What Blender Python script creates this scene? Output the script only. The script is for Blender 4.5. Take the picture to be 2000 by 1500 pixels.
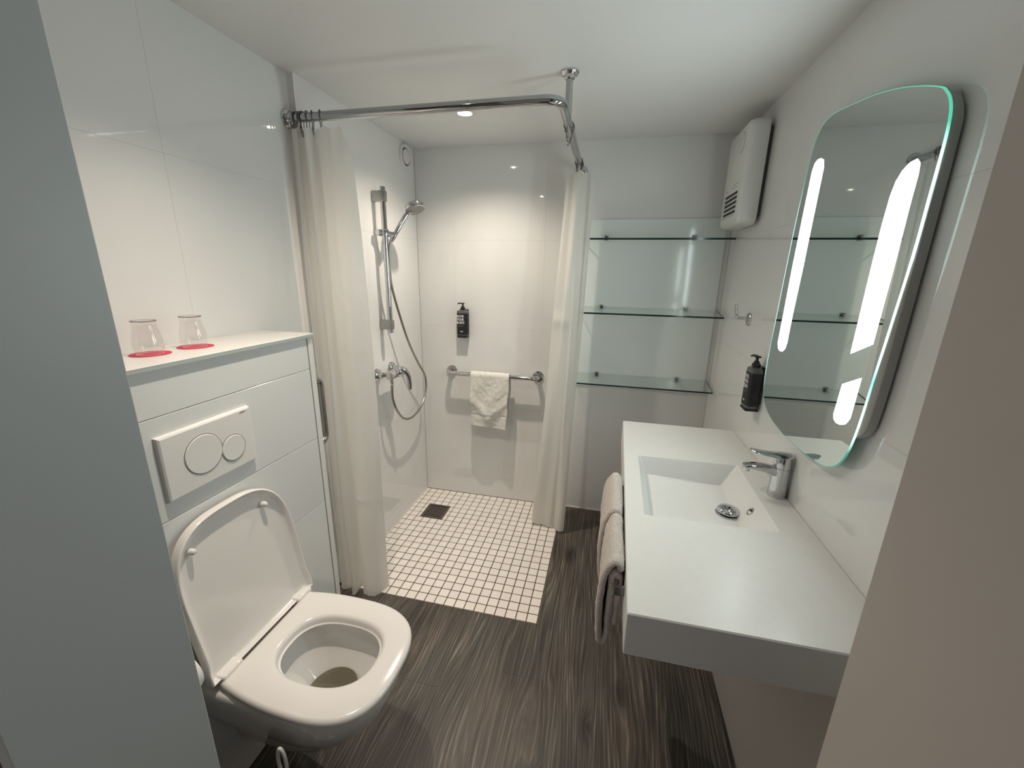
import bpy, bmesh, math, random
from mathutils import Vector, Matrix
random.seed(7)
PI = math.pi
scene = bpy.context.scene
for o in list(bpy.data.objects):
    bpy.data.objects.remove(o, do_unlink=True)
COL = scene.collection

# ------------------------------------------------------------ camera
cam_d = bpy.data.cameras.new('camera'); cam = bpy.data.objects.new('camera', cam_d); COL.objects.link(cam)
cam_d.sensor_width = 36.0; cam_d.sensor_fit = 'HORIZONTAL'; cam_d.lens = 800.69 * 36 / 2000
cam_d.clip_start = 0.01
cx = Vector((.97417762, .22516297, .01672104)); cd = Vector((.07495389, -.25265465, -.96464892)); cf = Vector((-.21297856, .9409927, -.26300735))
m = Matrix.Identity(4)
for i in range(3):
    m[i][0] = cx[i]; m[i][1] = -cd[i]; m[i][2] = -cf[i]
m.translation = Vector((1.20508, -1.49672, 1.53328))
cam.matrix_world = m
scene.camera = cam

# ------------------------------------------------------------ world, exposure, lamps
W = bpy.data.worlds.new('world'); scene.world = W; W.use_nodes = True
W.node_tree.nodes['Background'].inputs[0].default_value = (.92, .87, .82, 1)
W.node_tree.nodes['Background'].inputs[1].default_value = 0.20
vs = scene.view_settings
vs.view_transform = 'Standard'; vs.look = 'None'; vs.gamma = 1.0; vs.use_curve_mapping = False
vs.exposure = 0.0
STRIP_POWER = 22.5
def downlight_lamp(name, x, y, power, col, size):
    L = bpy.data.lights.new(name, 'SPOT'); L.energy = power; L.color = col
    L.spot_size = math.radians(size); L.spot_blend = 1.0; L.shadow_soft_size = 0.014
    o = bpy.data.objects.new(name, L); COL.objects.link(o); o.location = (x, y, 2.205)
    return o
WARM = (1.0, .865, .72)
downlight_lamp('shower_lamp_spill', .51, .51, 40, WARM, 140)
downlight_lamp('shower_lamp_beam', .51, .51, 34, WARM, 66)
downlight_lamp('room_lamp_spill', .525, -.617, 29, WARM, 122)
downlight_lamp('room_lamp_beam', .525, -.617, 24, WARM, 62)

# ------------------------------------------------------------ materials
def mat(name, col=(.8, .8, .8), rough=.4, metal=0, **kw):
    M = bpy.data.materials.new(name); M.use_nodes = True
    b = M.node_tree.nodes['Principled BSDF']
    b.inputs['Base Color'].default_value = (*col, 1); b.inputs['Roughness'].default_value = rough; b.inputs['Metallic'].default_value = metal
    for k, v in kw.items():
        b.inputs[k.replace('_', ' ')].default_value = v
    return M
def nodes(M):
    return M.node_tree.nodes, M.node_tree.links, M.node_tree.nodes['Principled BSDF']
def add_noise_look(M, scale, c1, c2, bump=0, bscale=None, detail=4, stretch=(1, 1, 1), dist=.002):
    N, L, b = nodes(M)
    tc = N.new('ShaderNodeTexCoord'); mp = N.new('ShaderNodeMapping'); mp.inputs['Scale'].default_value = stretch
    L.new(tc.outputs['Object'], mp.inputs['Vector'])
    n = N.new('ShaderNodeTexNoise'); n.inputs['Scale'].default_value = scale; n.inputs['Detail'].default_value = detail
    L.new(mp.outputs[0], n.inputs['Vector'])
    r = N.new('ShaderNodeValToRGB'); r.color_ramp.elements[0].color = (*c1, 1); r.color_ramp.elements[1].color = (*c2, 1)
    r.color_ramp.elements[0].position = .3; r.color_ramp.elements[1].position = .7
    L.new(n.outputs['Fac'], r.inputs[0]); L.new(r.outputs[0], b.inputs['Base Color'])
    if bump:
        n2 = N.new('ShaderNodeTexNoise'); n2.inputs['Scale'].default_value = bscale or scale; n2.inputs['Detail'].default_value = 3
        L.new(mp.outputs[0], n2.inputs['Vector'])
        bp = N.new('ShaderNodeBump'); bp.inputs['Strength'].default_value = bump; bp.inputs['Distance'].default_value = dist
        L.new(n2.outputs['Fac'], bp.inputs['Height']); L.new(bp.outputs[0], b.inputs['Normal'])
    return M

M_wall = add_noise_look(mat('gloss_wall', rough=.03, Specular_IOR_Level=.75), 2.0, (.765, .768, .76), (.78, .783, .775), .04, 1.6, dist=.01)
M_grout = mat('pale_grout', (.72, .72, .70), .6)
M_ceil = add_noise_look(mat('ceiling_paint', rough=.45), 3, (.79, .79, .78), (.81, .81, .80), .04, 60)
M_boxtile = add_noise_look(mat('gloss_box_tile', rough=.12), 2.5, (.70, .71, .705), (.72, .73, .725), .05, 2.2, dist=.008)
M_trimw = mat('white_trim', (.74, .74, .72), .35)
M_caulk = mat('caulk', (.70, .67, .60), .5)
M_ledge = mat('ledge_laminate', (.80, .78, .75), .16)
M_ledge_edge = mat('ledge_edge', (.42, .47, .46), .35)
M_plastic = mat('white_plastic', (.76, .755, .735), .28)
M_ceramic = mat('white_ceramic', (.80, .785, .765), .06, Coat_Weight=.3, Coat_Roughness=.03)
M_seat = mat('seat_plastic', (.80, .775, .75), .14)
M_gap = mat('dark_gap', (.05, .05, .05), .8)
M_softgap = mat('grey_gap', (.22, .21, .2), .8)
M_chrome = mat('chrome', (.60, .605, .62), .045, 1)
M_railchrome = mat('rail_chrome', (.46, .465, .475), .06, 1)
M_wire = mat('ring_wire', (.20, .185, .175), .3, 1)
M_satin = mat('brushed_steel', (.38, .375, .365), .25, 1)
M_hose = mat('hose_metal', (.42, .395, .37), .3, 1)
M_counter = add_noise_look(mat('mineral_cast', rough=.3), 40, (.795, .795, .78), (.815, .815, .80), .03, 300)
M_black = mat('black_plastic', (.012, .012, .013), .35)
M_smoke = mat('smoked_bottle', (.10, .10, .095), .12)
M_labelk = mat('black_label', (.010, .010, .012), .45)
M_white_ink = mat('white_ink', (.80, .80, .80), .6)
M_grey_ink = mat('grey_ink', (.16, .16, .16), .6)
M_red = mat('red_card', (.62, .02, .07), .55)
M_pink = mat('pink_print', (.85, .42, .47), .55)
M_mirror = mat('mirror_silver', (.66, .71, .69), .004, 1)
M_case = mat('mirror_case', (.45, .45, .43), .4)
M_drain = mat('drain_steel', (.20, .175, .16), .38, .85)
M_water = mat('water', (.30, .27, .21), .02, Transmission_Weight=.5, IOR=1.33)
M_paper = mat('toilet_tissue', (.84, .84, .82), .9)
M_jambL = mat('door_frame_cool_lit', (.46, .48, .48), .42)  # left jamb: cool light from the mirror put into the base colour
M_jambR = mat('door_frame_warm_lit', (.55, .50, .46), .5)  # right jamb: warm downlight tint put into the base colour
M_corr = mat('corridor_unlit', (.08, .08, .08), .8)  # darkness of the unlit corridor put into the wall colour
M_dark = mat('dark_panel', (.05, .045, .04), .6)
M_heater = mat('heater_plastic', (.74, .745, .72), .3)
M_heatback = mat('heater_back', (.08, .08, .08), .6)

def emit_mat(name, col, strength):
    M = bpy.data.materials.new(name); M.use_nodes = True
    N = M.node_tree.nodes; L = M.node_tree.links
    N.remove(N['Principled BSDF'])
    e = N.new('ShaderNodeEmission'); e.inputs[0].default_value = (*col, 1); e.inputs[1].default_value = strength
    L.new(e.outputs[0], N['Material Output'].inputs[0])
    return M
M_strip = emit_mat('lit_frosted_strip', (.86, 1.0, .985), STRIP_POWER)
M_lamp = emit_mat('lamp_glow', (1.0, .80, .52), 5)
M_bulb = emit_mat('bulb_glow', (1.0, .90, .76), 120)
M_litedge = mat('lit_glass_edge', (.10, .45, .32), .1)
def edge_glow(M):
    # the pane is edge-lit: brightest level with the two lamp strips, greener and weaker where the light has travelled further through the glass
    N, L, b = nodes(M)
    tc = N.new('ShaderNodeTexCoord'); sp = N.new('ShaderNodeSeparateXYZ'); L.new(tc.outputs['Object'], sp.inputs[0])
    mr_ = N.new('ShaderNodeMapRange'); mr_.inputs[1].default_value = 1.04; mr_.inputs[2].default_value = 1.97; L.new(sp.outputs['Z'], mr_.inputs[0])
    r = N.new('ShaderNodeValToRGB'); e = r.color_ramp.elements
    e[0].position = 0; e[0].color = (.02, .16, .10, 1); e[1].position = 1; e[1].color = (.07, .46, .28, 1)
    for p, c in ((.10, (.04, .30, .22, 1)), (.18, (2.0, 2.9, 2.7, 1)), (.29, (.40, 1.3, 1.3, 1)), (.38, (2.0, 2.9, 2.7, 1)), (.74, (2.0, 2.9, 2.7, 1)), (.83, (.10, .72, .48, 1))):
        k = e.new(p); k.color = c
    L.new(mr_.outputs[0], r.inputs[0]); L.new(r.outputs[0], b.inputs['Emission Color']); b.inputs['Emission Strength'].default_value = .85
edge_glow(M_litedge)

def thin_glass(name, tint, power=5):
    M = bpy.data.materials.new(name); M.use_nodes = True
    N = M.node_tree.nodes; L = M.node_tree.links
    N.remove(N['Principled BSDF'])
    t = N.new('ShaderNodeBsdfTransparent'); t.inputs[0].default_value = (*tint, 1)
    g = N.new('ShaderNodeBsdfGlossy'); g.inputs['Roughness'].default_value = .015; g.inputs[0].default_value = (.95, .97, .96, 1)
    lw = N.new('ShaderNodeLayerWeight'); lw.inputs[0].default_value = .5     # facing: the same from both sides of the pane
    p = N.new('ShaderNodeMath'); p.operation = 'POWER'; p.inputs[1].default_value = power; L.new(lw.outputs['Facing'], p.inputs[0])
    f = N.new('ShaderNodeMath'); f.operation = 'MULTIPLY_ADD'; f.inputs[1].default_value = .92; f.inputs[2].default_value = .045; L.new(p.outputs[0], f.inputs[0])
    mx = N.new('ShaderNodeMixShader')
    L.new(f.outputs[0], mx.inputs[0]); L.new(t.outputs[0], mx.inputs[1]); L.new(g.outputs[0], mx.inputs[2])
    L.new(mx.outputs[0], N['Material Output'].inputs[0])
    return M
M_glass = thin_glass('tumbler_glass', (.975, .965, .965))
M_shelfglass = thin_glass('shelf_glass', (.965, .985, .975))
M_shelfedge = mat('shelf_glass_edge', (.012, .03, .026), .12)

def curtain_mat():
    M = bpy.data.materials.new('curtain_vinyl'); M.use_nodes = True
    N = M.node_tree.nodes; L = M.node_tree.links
    N.remove(N['Principled BSDF'])
    tc = N.new('ShaderNodeTexCoord'); mp = N.new('ShaderNodeMapping'); L.new(tc.outputs['UV'], mp.inputs[0])
    wv = N.new('ShaderNodeTexWave'); wv.inputs['Scale'].default_value = 38; wv.inputs['Distortion'].default_value = .6; wv.inputs['Detail'].default_value = 1
    L.new(mp.outputs[0], wv.inputs['Vector'])
    nz = N.new('ShaderNodeTexNoise'); nz.inputs['Scale'].default_value = 9; nz.inputs['Detail'].default_value = 3; L.new(tc.outputs['Object'], nz.inputs['Vector'])
    ad = N.new('ShaderNodeMath'); ad.operation = 'MULTIPLY_ADD'; ad.inputs[1].default_value = .25; L.new(wv.outputs['Fac'], ad.inputs[0]); L.new(nz.outputs['Fac'], ad.inputs[2])
    bp = N.new('ShaderNodeBump'); bp.inputs['Strength'].default_value = .28; bp.inputs['Distance'].default_value = .004
    L.new(ad.outputs[0], bp.inputs['Height'])
    col = (.89, .88, .85, 1)
    d = N.new('ShaderNodeBsdfDiffuse'); d.inputs[0].default_value = col; L.new(bp.outputs[0], d.inputs['Normal'])
    t = N.new('ShaderNodeBsdfTranslucent'); t.inputs[0].default_value = (.90, .885, .85, 1); L.new(bp.outputs[0], t.inputs['Normal'])
    tp = N.new('ShaderNodeBsdfTransparent'); tp.inputs[0].default_value = (.95, .94, .92, 1)
    g = N.new('ShaderNodeBsdfGlossy'); g.inputs['Roughness'].default_value = .3; L.new(bp.outputs[0], g.inputs['Normal'])
    m1 = N.new('ShaderNodeMixShader'); m1.inputs[0].default_value = .42; L.new(d.outputs[0], m1.inputs[1]); L.new(t.outputs[0], m1.inputs[2])
    m2 = N.new('ShaderNodeMixShader'); m2.inputs[0].default_value = .10; L.new(m1.outputs[0], m2.inputs[1]); L.new(tp.outputs[0], m2.inputs[2])
    m3 = N.new('ShaderNodeMixShader'); m3.inputs[0].default_value = .06; L.new(m2.outputs[0], m3.inputs[1]); L.new(g.outputs[0], m3.inputs[2])
    L.new(m3.outputs[0], N['Material Output'].inputs[0])
    return M
M_curtain = curtain_mat()

def towel_mat(name, c1, c2):
    M = mat(name, c1, .95)
    N, L, b = nodes(M)
    b.inputs['Sheen Weight'].default_value = .3
    tc = N.new('ShaderNodeTexCoord')
    n = N.new('ShaderNodeTexNoise'); n.inputs['Scale'].default_value = 260; n.inputs['Detail'].default_value = 2; L.new(tc.outputs['Object'], n.inputs['Vector'])
    v = N.new('ShaderNodeTexVoronoi'); v.inputs['Scale'].default_value = 420; L.new(tc.outputs['Object'], v.inputs['Vector'])
    a = N.new('ShaderNodeMath'); a.operation = 'ADD'; L.new(n.outputs['Fac'], a.inputs[0]); L.new(v.outputs['Distance'], a.inputs[1])
    bp = N.new('ShaderNodeBump'); bp.inputs['Strength'].default_value = .8; bp.inputs['Distance'].default_value = .003; L.new(a.outputs[0], bp.inputs['Height'])
    L.new(bp.outputs[0], b.inputs['Normal'])
    r = N.new('ShaderNodeValToRGB'); r.color_ramp.elements[0].color = (*c2, 1); r.color_ramp.elements[1].color = (*c1, 1)
    r.color_ramp.elements[0].position = .35; r.color_ramp.elements[1].position = .65
    L.new(n.outputs['Fac'], r.inputs[0]); L.new(r.outputs[0], b.inputs['Base Color'])
    return M
M_towel = towel_mat('white_terry', (.88, .86, .80), (.78, .76, .70))
M_towel2 = towel_mat('beige_terry', (.78, .71, .655), (.60, .54, .49))

def plank_mat():
    M = mat('dark_wood_vinyl', (.1, .09, .08), .42)
    N, L, b = nodes(M)
    tc = N.new('ShaderNodeTexCoord'); oi = N.new('ShaderNodeObjectInfo')
    off = N.new('ShaderNodeVectorMath'); off.operation = 'ADD'
    sc = N.new('ShaderNodeVectorMath'); sc.operation = 'SCALE'; sc.inputs[0].default_value = (.004, .06, 0); L.new(oi.outputs['Random'], sc.inputs['Scale'])
    ge = N.new('ShaderNodeNewGeometry'); L.new(ge.outputs['Position'], off.inputs[0]); L.new(sc.outputs[0], off.inputs[1])
    def mapped(s):
        mp = N.new('ShaderNodeMapping'); mp.inputs['Scale'].default_value = s; L.new(off.outputs[0], mp.inputs[0]); return mp
    # knots: sparse stretched cells
    mk = mapped((5.2, 2.0, 1)); vk = N.new('ShaderNodeTexVoronoi'); vk.inputs['Scale'].default_value = 1.0; L.new(mk.outputs[0], vk.inputs['Vector'])
    kr = N.new('ShaderNodeMapRange'); kr.inputs[1].default_value = 0.0; kr.inputs[2].default_value = .22; kr.inputs[3].default_value = 1; kr.inputs[4].default_value = 0
    L.new(vk.outputs['Distance'], kr.inputs[0])
    kp = N.new('ShaderNodeMath'); kp.operation = 'POWER'; kp.inputs[1].default_value = 2.0; L.new(kr.outputs[0], kp.inputs[0])
    # warp
    mw = mapped((4.2, .75, 1)); nw = N.new('ShaderNodeTexNoise'); nw.inputs['Scale'].default_value = 1.0; nw.inputs['Detail'].default_value = 2; L.new(mw.outputs[0], nw.inputs['Vector'])
    sx = N.new('ShaderNodeSeparateXYZ'); L.new(off.outputs[0], sx.inputs[0])
    a1 = N.new('ShaderNodeMath'); a1.operation = 'MULTIPLY_ADD'; a1.inputs[1].default_value = .27; L.new(nw.outputs['Fac'], a1.inputs[0]); L.new(sx.outputs['X'], a1.inputs[2])
    a2 = N.new('ShaderNodeMath'); a2.operation = 'MULTIPLY_ADD'; a2.inputs[1].default_value = .045; L.new(kp.outputs[0], a2.inputs[0]); L.new(a1.outputs[0], a2.inputs[2])
    cy = N.new('ShaderNodeCombineXYZ'); L.new(a2.outputs[0], cy.inputs['X'])
    yy = N.new('ShaderNodeMath'); yy.operation = 'MULTIPLY'; yy.inputs[1].default_value = .05; L.new(sx.outputs['Y'], yy.inputs[0]); L.new(yy.outputs[0], cy.inputs['Y'])
    g = N.new('ShaderNodeTexNoise'); g.inputs['Scale'].default_value = 62; g.inputs['Detail'].default_value = 5; g.inputs['Roughness'].default_value = .62; L.new(cy.outputs[0], g.inputs['Vector'])
    wv = N.new('ShaderNodeTexWave'); wv.bands_direction = 'X'; wv.inputs['Scale'].default_value = 21; wv.inputs['Distortion'].default_value = 3.4; wv.inputs['Detail'].default_value = 4.5; wv.inputs['Detail Roughness'].default_value = .68; wv.inputs['Detail Scale'].default_value = 1.4
    L.new(cy.outputs[0], wv.inputs['Vector'])
    mf = mapped((210, 3.2, 1)); nf = N.new('ShaderNodeTexNoise'); nf.inputs['Scale'].default_value = 1; nf.inputs['Detail'].default_value = 3; L.new(mf.outputs[0], nf.inputs['Vector'])
    ml = mapped((5, 2.2, 1)); nl = N.new('ShaderNodeTexNoise'); nl.inputs['Scale'].default_value = 1; nl.inputs['Detail'].default_value = 2; L.new(ml.outputs[0], nl.inputs['Vector'])
    def mul_add(x, k, y=None, c=0):
        q = N.new('ShaderNodeMath'); q.operation = 'MULTIPLY_ADD'; q.inputs[1].default_value = k; L.new(x, q.inputs[0])
        if y is None: q.inputs[2].default_value = c
        else: L.new(y, q.inputs[2])
        return q.outputs[0]
    h = mul_add(g.outputs['Fac'], .66, None, -.26)
    wp = N.new('ShaderNodeMath'); wp.operation = 'POWER'; wp.inputs[1].default_value = 2.6; L.new(wv.outputs['Fac'], wp.inputs[0])
    h = mul_add(wp.outputs[0], .14, h)
    h = mul_add(nf.outputs['Fac'], .52, h)
    h = mul_add(nl.outputs['Fac'], .34, h)
    h = mul_add(kp.outputs[0], -.40, h)
    r = N.new('ShaderNodeValToRGB'); e = r.color_ramp.elements
    e[0].position = .30; e[0].color = (.016, .0135, .0115, 1); e[1].position = .84; e[1].color = (.30, .262, .225, 1)
    k = e.new(.50); k.color = (.056, .049, .042, 1); k = e.new(.66); k.color = (.118, .102, .088, 1)
    L.new(h, r.inputs[0])
    mb = mapped((3.0, 1.6, 1)); nb = N.new('ShaderNodeTexNoise'); nb.inputs['Scale'].default_value = 1; nb.inputs['Detail'].default_value = 2; L.new(mb.outputs[0], nb.inputs['Vector'])
    tr_ = N.new('ShaderNodeValToRGB'); te = tr_.color_ramp.elements; te[0].position = .35; te[0].color = (.93, 1.0, 1.0, 1); te[1].position = .65; te[1].color = (1.06, .975, .94, 1); L.new(nb.outputs['Fac'], tr_.inputs[0])
    mm = N.new('ShaderNodeMix'); mm.data_type = 'RGBA'; mm.blend_type = 'MULTIPLY'; mm.inputs[0].default_value = 1; L.new(r.outputs[0], mm.inputs[6]); L.new(tr_.outputs[0], mm.inputs[7]); L.new(mm.outputs[2], b.inputs['Base Color'])
    bp = N.new('ShaderNodeBump'); bp.inputs['Strength'].default_value = .35; bp.inputs['Distance'].default_value = .002; L.new(h, bp.inputs['Height']); L.new(bp.outputs[0], b.inputs['Normal'])
    return M
M_plank = plank_mat()

def tile_mat():
    M = mat('mosaic_white', (.78, .74, .69), .42)
    N, L, b = nodes(M)
    oi = N.new('ShaderNodeObjectInfo'); r = N.new('ShaderNodeValToRGB')
    r.color_ramp.elements[0].color = (.83, .785, .735, 1); r.color_ramp.elements[1].color = (.885, .835, .785, 1)
    L.new(oi.outputs['Random'], r.inputs[0]); L.new(r.outputs[0], b.inputs['Base Color'])
    return M
M_mosaic = tile_mat()
M_mgrout = add_noise_look(mat('brown_grout', rough=.9), 30, (.016, .012, .009), (.045, .034, .026))

# ------------------------------------------------------------ mesh helpers
def link_mesh(name, bm, mt, parent=None, smooth=None, root_loc=None):
    me = bpy.data.meshes.new(name); bmesh.ops.recalc_face_normals(bm, faces=bm.faces[:]) if len(bm.faces) else None
    bm.to_mesh(me); bm.free()
    if isinstance(mt, (list, tuple)):
        for q in mt: me.materials.append(q)
    else: me.materials.append(mt)
    if smooth is not None:
        for p in me.polygons: p.use_smooth = True
        me.set_sharp_from_angle(angle=math.radians(smooth))
    o = bpy.data.objects.new(name, me); COL.objects.link(o)
    if parent is not None: adopt(o, parent)
    return o
def adopt(o, parent):
    o.parent = parent
    if parent.type == 'EMPTY' or parent.parent is None:
        o.matrix_parent_inverse = Matrix.Translation(-parent.location) if parent.parent is None else Matrix.Identity(4)
    return o
def tag(o, label, cat=None, group=None, kind=None):
    o['label'] = label
    if cat: o['category'] = cat
    if group: o['group'] = group
    if kind: o['kind'] = kind
    return o
def thing(name, loc, label, cat, group=None):
    o = bpy.data.objects.new(name, None); COL.objects.link(o); o.location = loc; o.empty_display_size = .05
    return tag(o, label, cat, group)
def struct(name, bm, mt, label, smooth=None):
    o = link_mesh(name, bm, mt, None, smooth); o['kind'] = 'structure'; o['label'] = label
    return o
def BM(): return bmesh.new()
def box(bm, x0, x1, y0, y1, z0, z1, bev=0, seg=1, mi=0):
    r = bmesh.ops.create_cube(bm, size=1); v = r['verts']
    bmesh.ops.scale(bm, vec=(x1 - x0, y1 - y0, z1 - z0), verts=v)
    bmesh.ops.translate(bm, vec=((x0 + x1) / 2, (y0 + y1) / 2, (z0 + z1) / 2), verts=v)
    fs = {f for q in v for f in q.link_faces}
    for f in fs: f.material_index = mi
    if bev:
        es = list({e for q in v for e in q.link_edges})
        bmesh.ops.bevel(bm, geom=es, offset=bev, segments=seg, affect='EDGES', profile=.5)
    return bm
def loft(bm, rings, cap0=True, cap1=True, closed=True, mi=0):
    vs = [[bm.verts.new(p) for p in r] for r in rings]
    n = len(rings[0])
    for a, b in zip(vs, vs[1:]):
        for i in range(n if closed else n - 1):
            j = (i + 1) % n
            f = bm.faces.new((a[i], a[j], b[j], b[i])); f.material_index = mi
    if cap0: bm.faces.new(vs[0][::-1]).material_index = mi
    if cap1: bm.faces.new(vs[-1]).material_index = mi
    return vs
def frame(d):
    d = d.normalized(); up = Vector((0, 0, 1)) if abs(d.z) < .95 else Vector((1, 0, 0))
    a = d.cross(up).normalized(); return a, d.cross(a).normalized()
def tube(bm, pts, r, n=14, caps=True, closed=False, mi=0):
    pts = [Vector(p) for p in pts]; N = len(pts)
    rs = r if isinstance(r, (list, tuple)) else [r] * N
    tang = []
    for i in range(N):
        if closed: t = pts[(i + 1) % N] - pts[i - 1]
        else: t = pts[min(i + 1, N - 1)] - pts[max(i - 1, 0)]
        tang.append(t.normalized())
    a, b = frame(tang[0]); rings = []
    for i in range(N):
        if i:
            q = tang[i - 1].rotation_difference(tang[i]); a = q @ a; b = q @ b
        rings.append([pts[i] + (a * math.cos(2 * PI * k / n) + b * math.sin(2 * PI * k / n)) * rs[i] for k in range(n)])
    if closed: rings.append(rings[0])
    if closed:
        vs = [[bm.verts.new(p) for p in rr] for rr in rings[:-1]]
        for i in range(N):
            A = vs[i]; B = vs[(i + 1) % N]
            # match start index
            best = min(range(n), key=lambda s: (A[0].co - B[s].co).length) if i == N - 1 else 0
            for k in range(n): bm.faces.new((A[k], A[(k + 1) % n], B[(k + 1 + best) % n], B[(k + best) % n]))
        return
    loft(bm, rings, caps, caps, mi=mi)
def fillet(pts, rad, seg=8):
    pts = [Vector(p) for p in pts]; out = [pts[0]]
    for i in range(1, len(pts) - 1):
        p = pts[i]; u = (pts[i - 1] - p); v = (pts[i + 1] - p)
        r = rad[i] if isinstance(rad, (list, tuple)) else rad
        un = u.normalized(); vn = v.normalized(); ang = un.angle(vn)
        t = min(r / math.tan(ang / 2), u.length * .49, v.length * .49)
        p0 = p + un * t; p1 = p + vn * t
        for k in range(seg + 1):
            s = k / seg; out.append((1 - s) ** 2 * p0 + 2 * s * (1 - s) * p + s * s * p1)
    out.append(pts[-1]); return out
def catmull(pts, sub=8, closed=False):
    pts = [Vector(p) for p in pts]; n = len(pts); out = []
    rng = n if closed else n - 1
    for i in range(rng):
        if closed: p0, p1, p2, p3 = pts[i - 1], pts[i], pts[(i + 1) % n], pts[(i + 2) % n]
        else: p0, p1, p2, p3 = pts[max(i - 1, 0)], pts[i], pts[i + 1], pts[min(i + 2, n - 1)]
        for k in range(sub):
            t = k / sub
            out.append(.5 * ((2 * p1) + (p2 - p0) * t + (2 * p0 - 5 * p1 + 4 * p2 - p3) * t * t + (3 * p1 - p0 - 3 * p2 + p3) * t ** 3))
    if not closed: out.append(pts[-1])
    return out
def lathe(bm, prof, n=32, origin=(0, 0, 0), axis=(0, 0, 1), mi=0, cap=True):
    ax = Vector(axis).normalized(); a, b = frame(ax); o = Vector(origin)
    rings = [[o + ax * h + (a * math.cos(2 * PI * k / n) + b * math.sin(2 * PI * k / n)) * max(r, 1e-5) for k in range(n)] for r, h in prof]
    loft(bm, rings, cap, cap, mi=mi)
def prism(bm, pts3, vec, mi=0):
    v = Vector(vec); a = [Vector(p) for p in pts3]
    loft(bm, [a, [p + v for p in a]], mi=mi)
def text_obj(name, s, size, mt, parent, M4, extrude=.0002, offset=0.0, sx=1.0, space=1.0):
    c = bpy.data.curves.new(name, 'FONT'); c.body = s; c.size = size; c.extrude = extrude; c.offset = offset; c.resolution_u = 2
    c.align_x = 'LEFT'; c.space_character = space
    t = bpy.data.objects.new('tmp', c); COL.objects.link(t)
    me = bpy.data.meshes.new_from_object(t); bpy.data.objects.remove(t, do_unlink=True)
    me.transform(Matrix.Diagonal((sx, 1, 1, 1))); me.transform(M4)
    me.materials.clear(); me.materials.append(mt)
    o = bpy.data.objects.new(name, me); COL.objects.link(o); adopt(o, parent)
    return o

# ------------------------------------------------------------ room dimensions
H = 2.227; XR = 1.815; XL = -.01; XS = .0176; YB = 1.007; YD = -1.10; YO = -1.30
DL, DR = .597, 1.468      # door opening
# ---- floor: slab, planks, mosaic
b = BM(); box(b, -.15, 2.0, -1.9, 1.15, -.08, -.012)
floor = struct('floor', b, M_mgrout, 'floor of dark wood-look planks with a white mosaic shower area')
def plank(x0, x1, y0, y1):
    bm = BM(); cxp, cyp = (x0 + x1) / 2, (y0 + y1) / 2
    box(bm, x0 - cxp + .00015, x1 - cxp - .00015, y0 - cyp + .0001, y1 - cyp - .0001, -.0118, 0, .0003)
    o = link_mesh('plank', bm, M_plank); o.location = (cxp, cyp, 0); adopt(o, floor); return o
TR = 1.0
edges = [-.12, .08, .28, .48, .68, .88, 1.08, 1.28, 1.48, 1.68, 1.815]
for i, (a, c) in enumerate(zip(edges, edges[1:])):
    top = 0.0 - .004 if c <= TR + .001 else YB + .06
    ys = [-1.9]; y = -1.9 + [.55, 1.13, .83, .30, 1.0, .42, 1.27, .72, .22, .9][i % 10]
    while y < top - .15: ys.append(y); y += 1.22
    ys.append(top)
    if a < TR < c:      # plank next to the mosaic is notched
        for y0, y1 in zip(ys, ys[1:]):
            if y1 <= 0: plank(a, c, y0, y1)
            elif y0 >= -.004: plank(TR + .004, c, max(y0, -.004), y1)
            else:
                plank(a, c, y0, -.004); plank(TR + .004, c, -.004, y1)
    else:
        for y0, y1 in zip(ys, ys[1:]): plank(a, c, y0, y1)
# mosaic
b = BM(); box(b, XS - .01, TR + .003, -.003, YB + .01, -.0119, -.0012)
link_mesh('grout_bed', b, M_mgrout, floor)
def tile_mesh(w, d):
    bm = BM(); box(bm, -w / 2, w / 2, -d / 2, d / 2, -.004, 0, .0006); me = bpy.data.meshes.new('mosaic_tile'); bm.to_mesh(me); bm.free(); me.materials.append(M_mosaic); return me
T = .05; G = .0041
full = tile_mesh(T - G, T - G); left = tile_mesh(.030, T - G)
DX0, DX1, DY0, DY1 = .124, .274, .652, .808
tiles = []; stuff = BM(); campos = cam.location if False else Vector((1.205, -1.497, 1.533))
for i in range(20):
    for j in range(20):
        x1 = TR - T * i; x0 = x1 - T; y0 = T * j; y1 = y0 + T
        gx0, gx1, gy0, gy1 = x0 + G / 2, x1 - G / 2, y0 + G / 2, y1 - G / 2
        if i == 19: gx0 = XS + .003
        if gx0 < DX1 and gx1 > DX0 and gy0 < DY1 and gy1 > DY0:
            # cut around the drain
            m_ = .001; any_ = False; bm = BM()
            for (a0, a1, c0, c1) in ((gx0, min(gx1, DX0 - m_), gy0, gy1), (max(gx0, DX1 + m_), gx1, gy0, gy1),
                                     (max(gx0, DX0 - m_), min(gx1, DX1 + m_), gy0, min(gy1, DY0 - m_)), (max(gx0, DX0 - m_), min(gx1, DX1 + m_), max(gy0, DY1 + m_), gy1)):
                if a1 - a0 > .0015 and c1 - c0 > .0015: box(bm, a0, a1, c0, c1, -.004, 0); any_ = True
            if any_:
                o = link_mesh('mosaic_tile', bm, M_mosaic, floor)
            else: bm.free()
            continue
        tiles.append(((Vector(((gx0 + gx1) / 2, (gy0 + gy1) / 2, 0)) - campos).length, gx0, gx1, gy0, gy1, i == 19))
tiles.sort()
hidden = lambda x, y: (x < .22 and y < .03) or (x > .84 and y > .72) or (x < .12 and y < .22)
vis = [t for t in tiles if not hidden((t[1] + t[2]) / 2, (t[3] + t[4]) / 2)]; hid = [t for t in tiles if t not in vis]
keep = vis[:284]; rest = vis[284:] + hid
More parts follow.
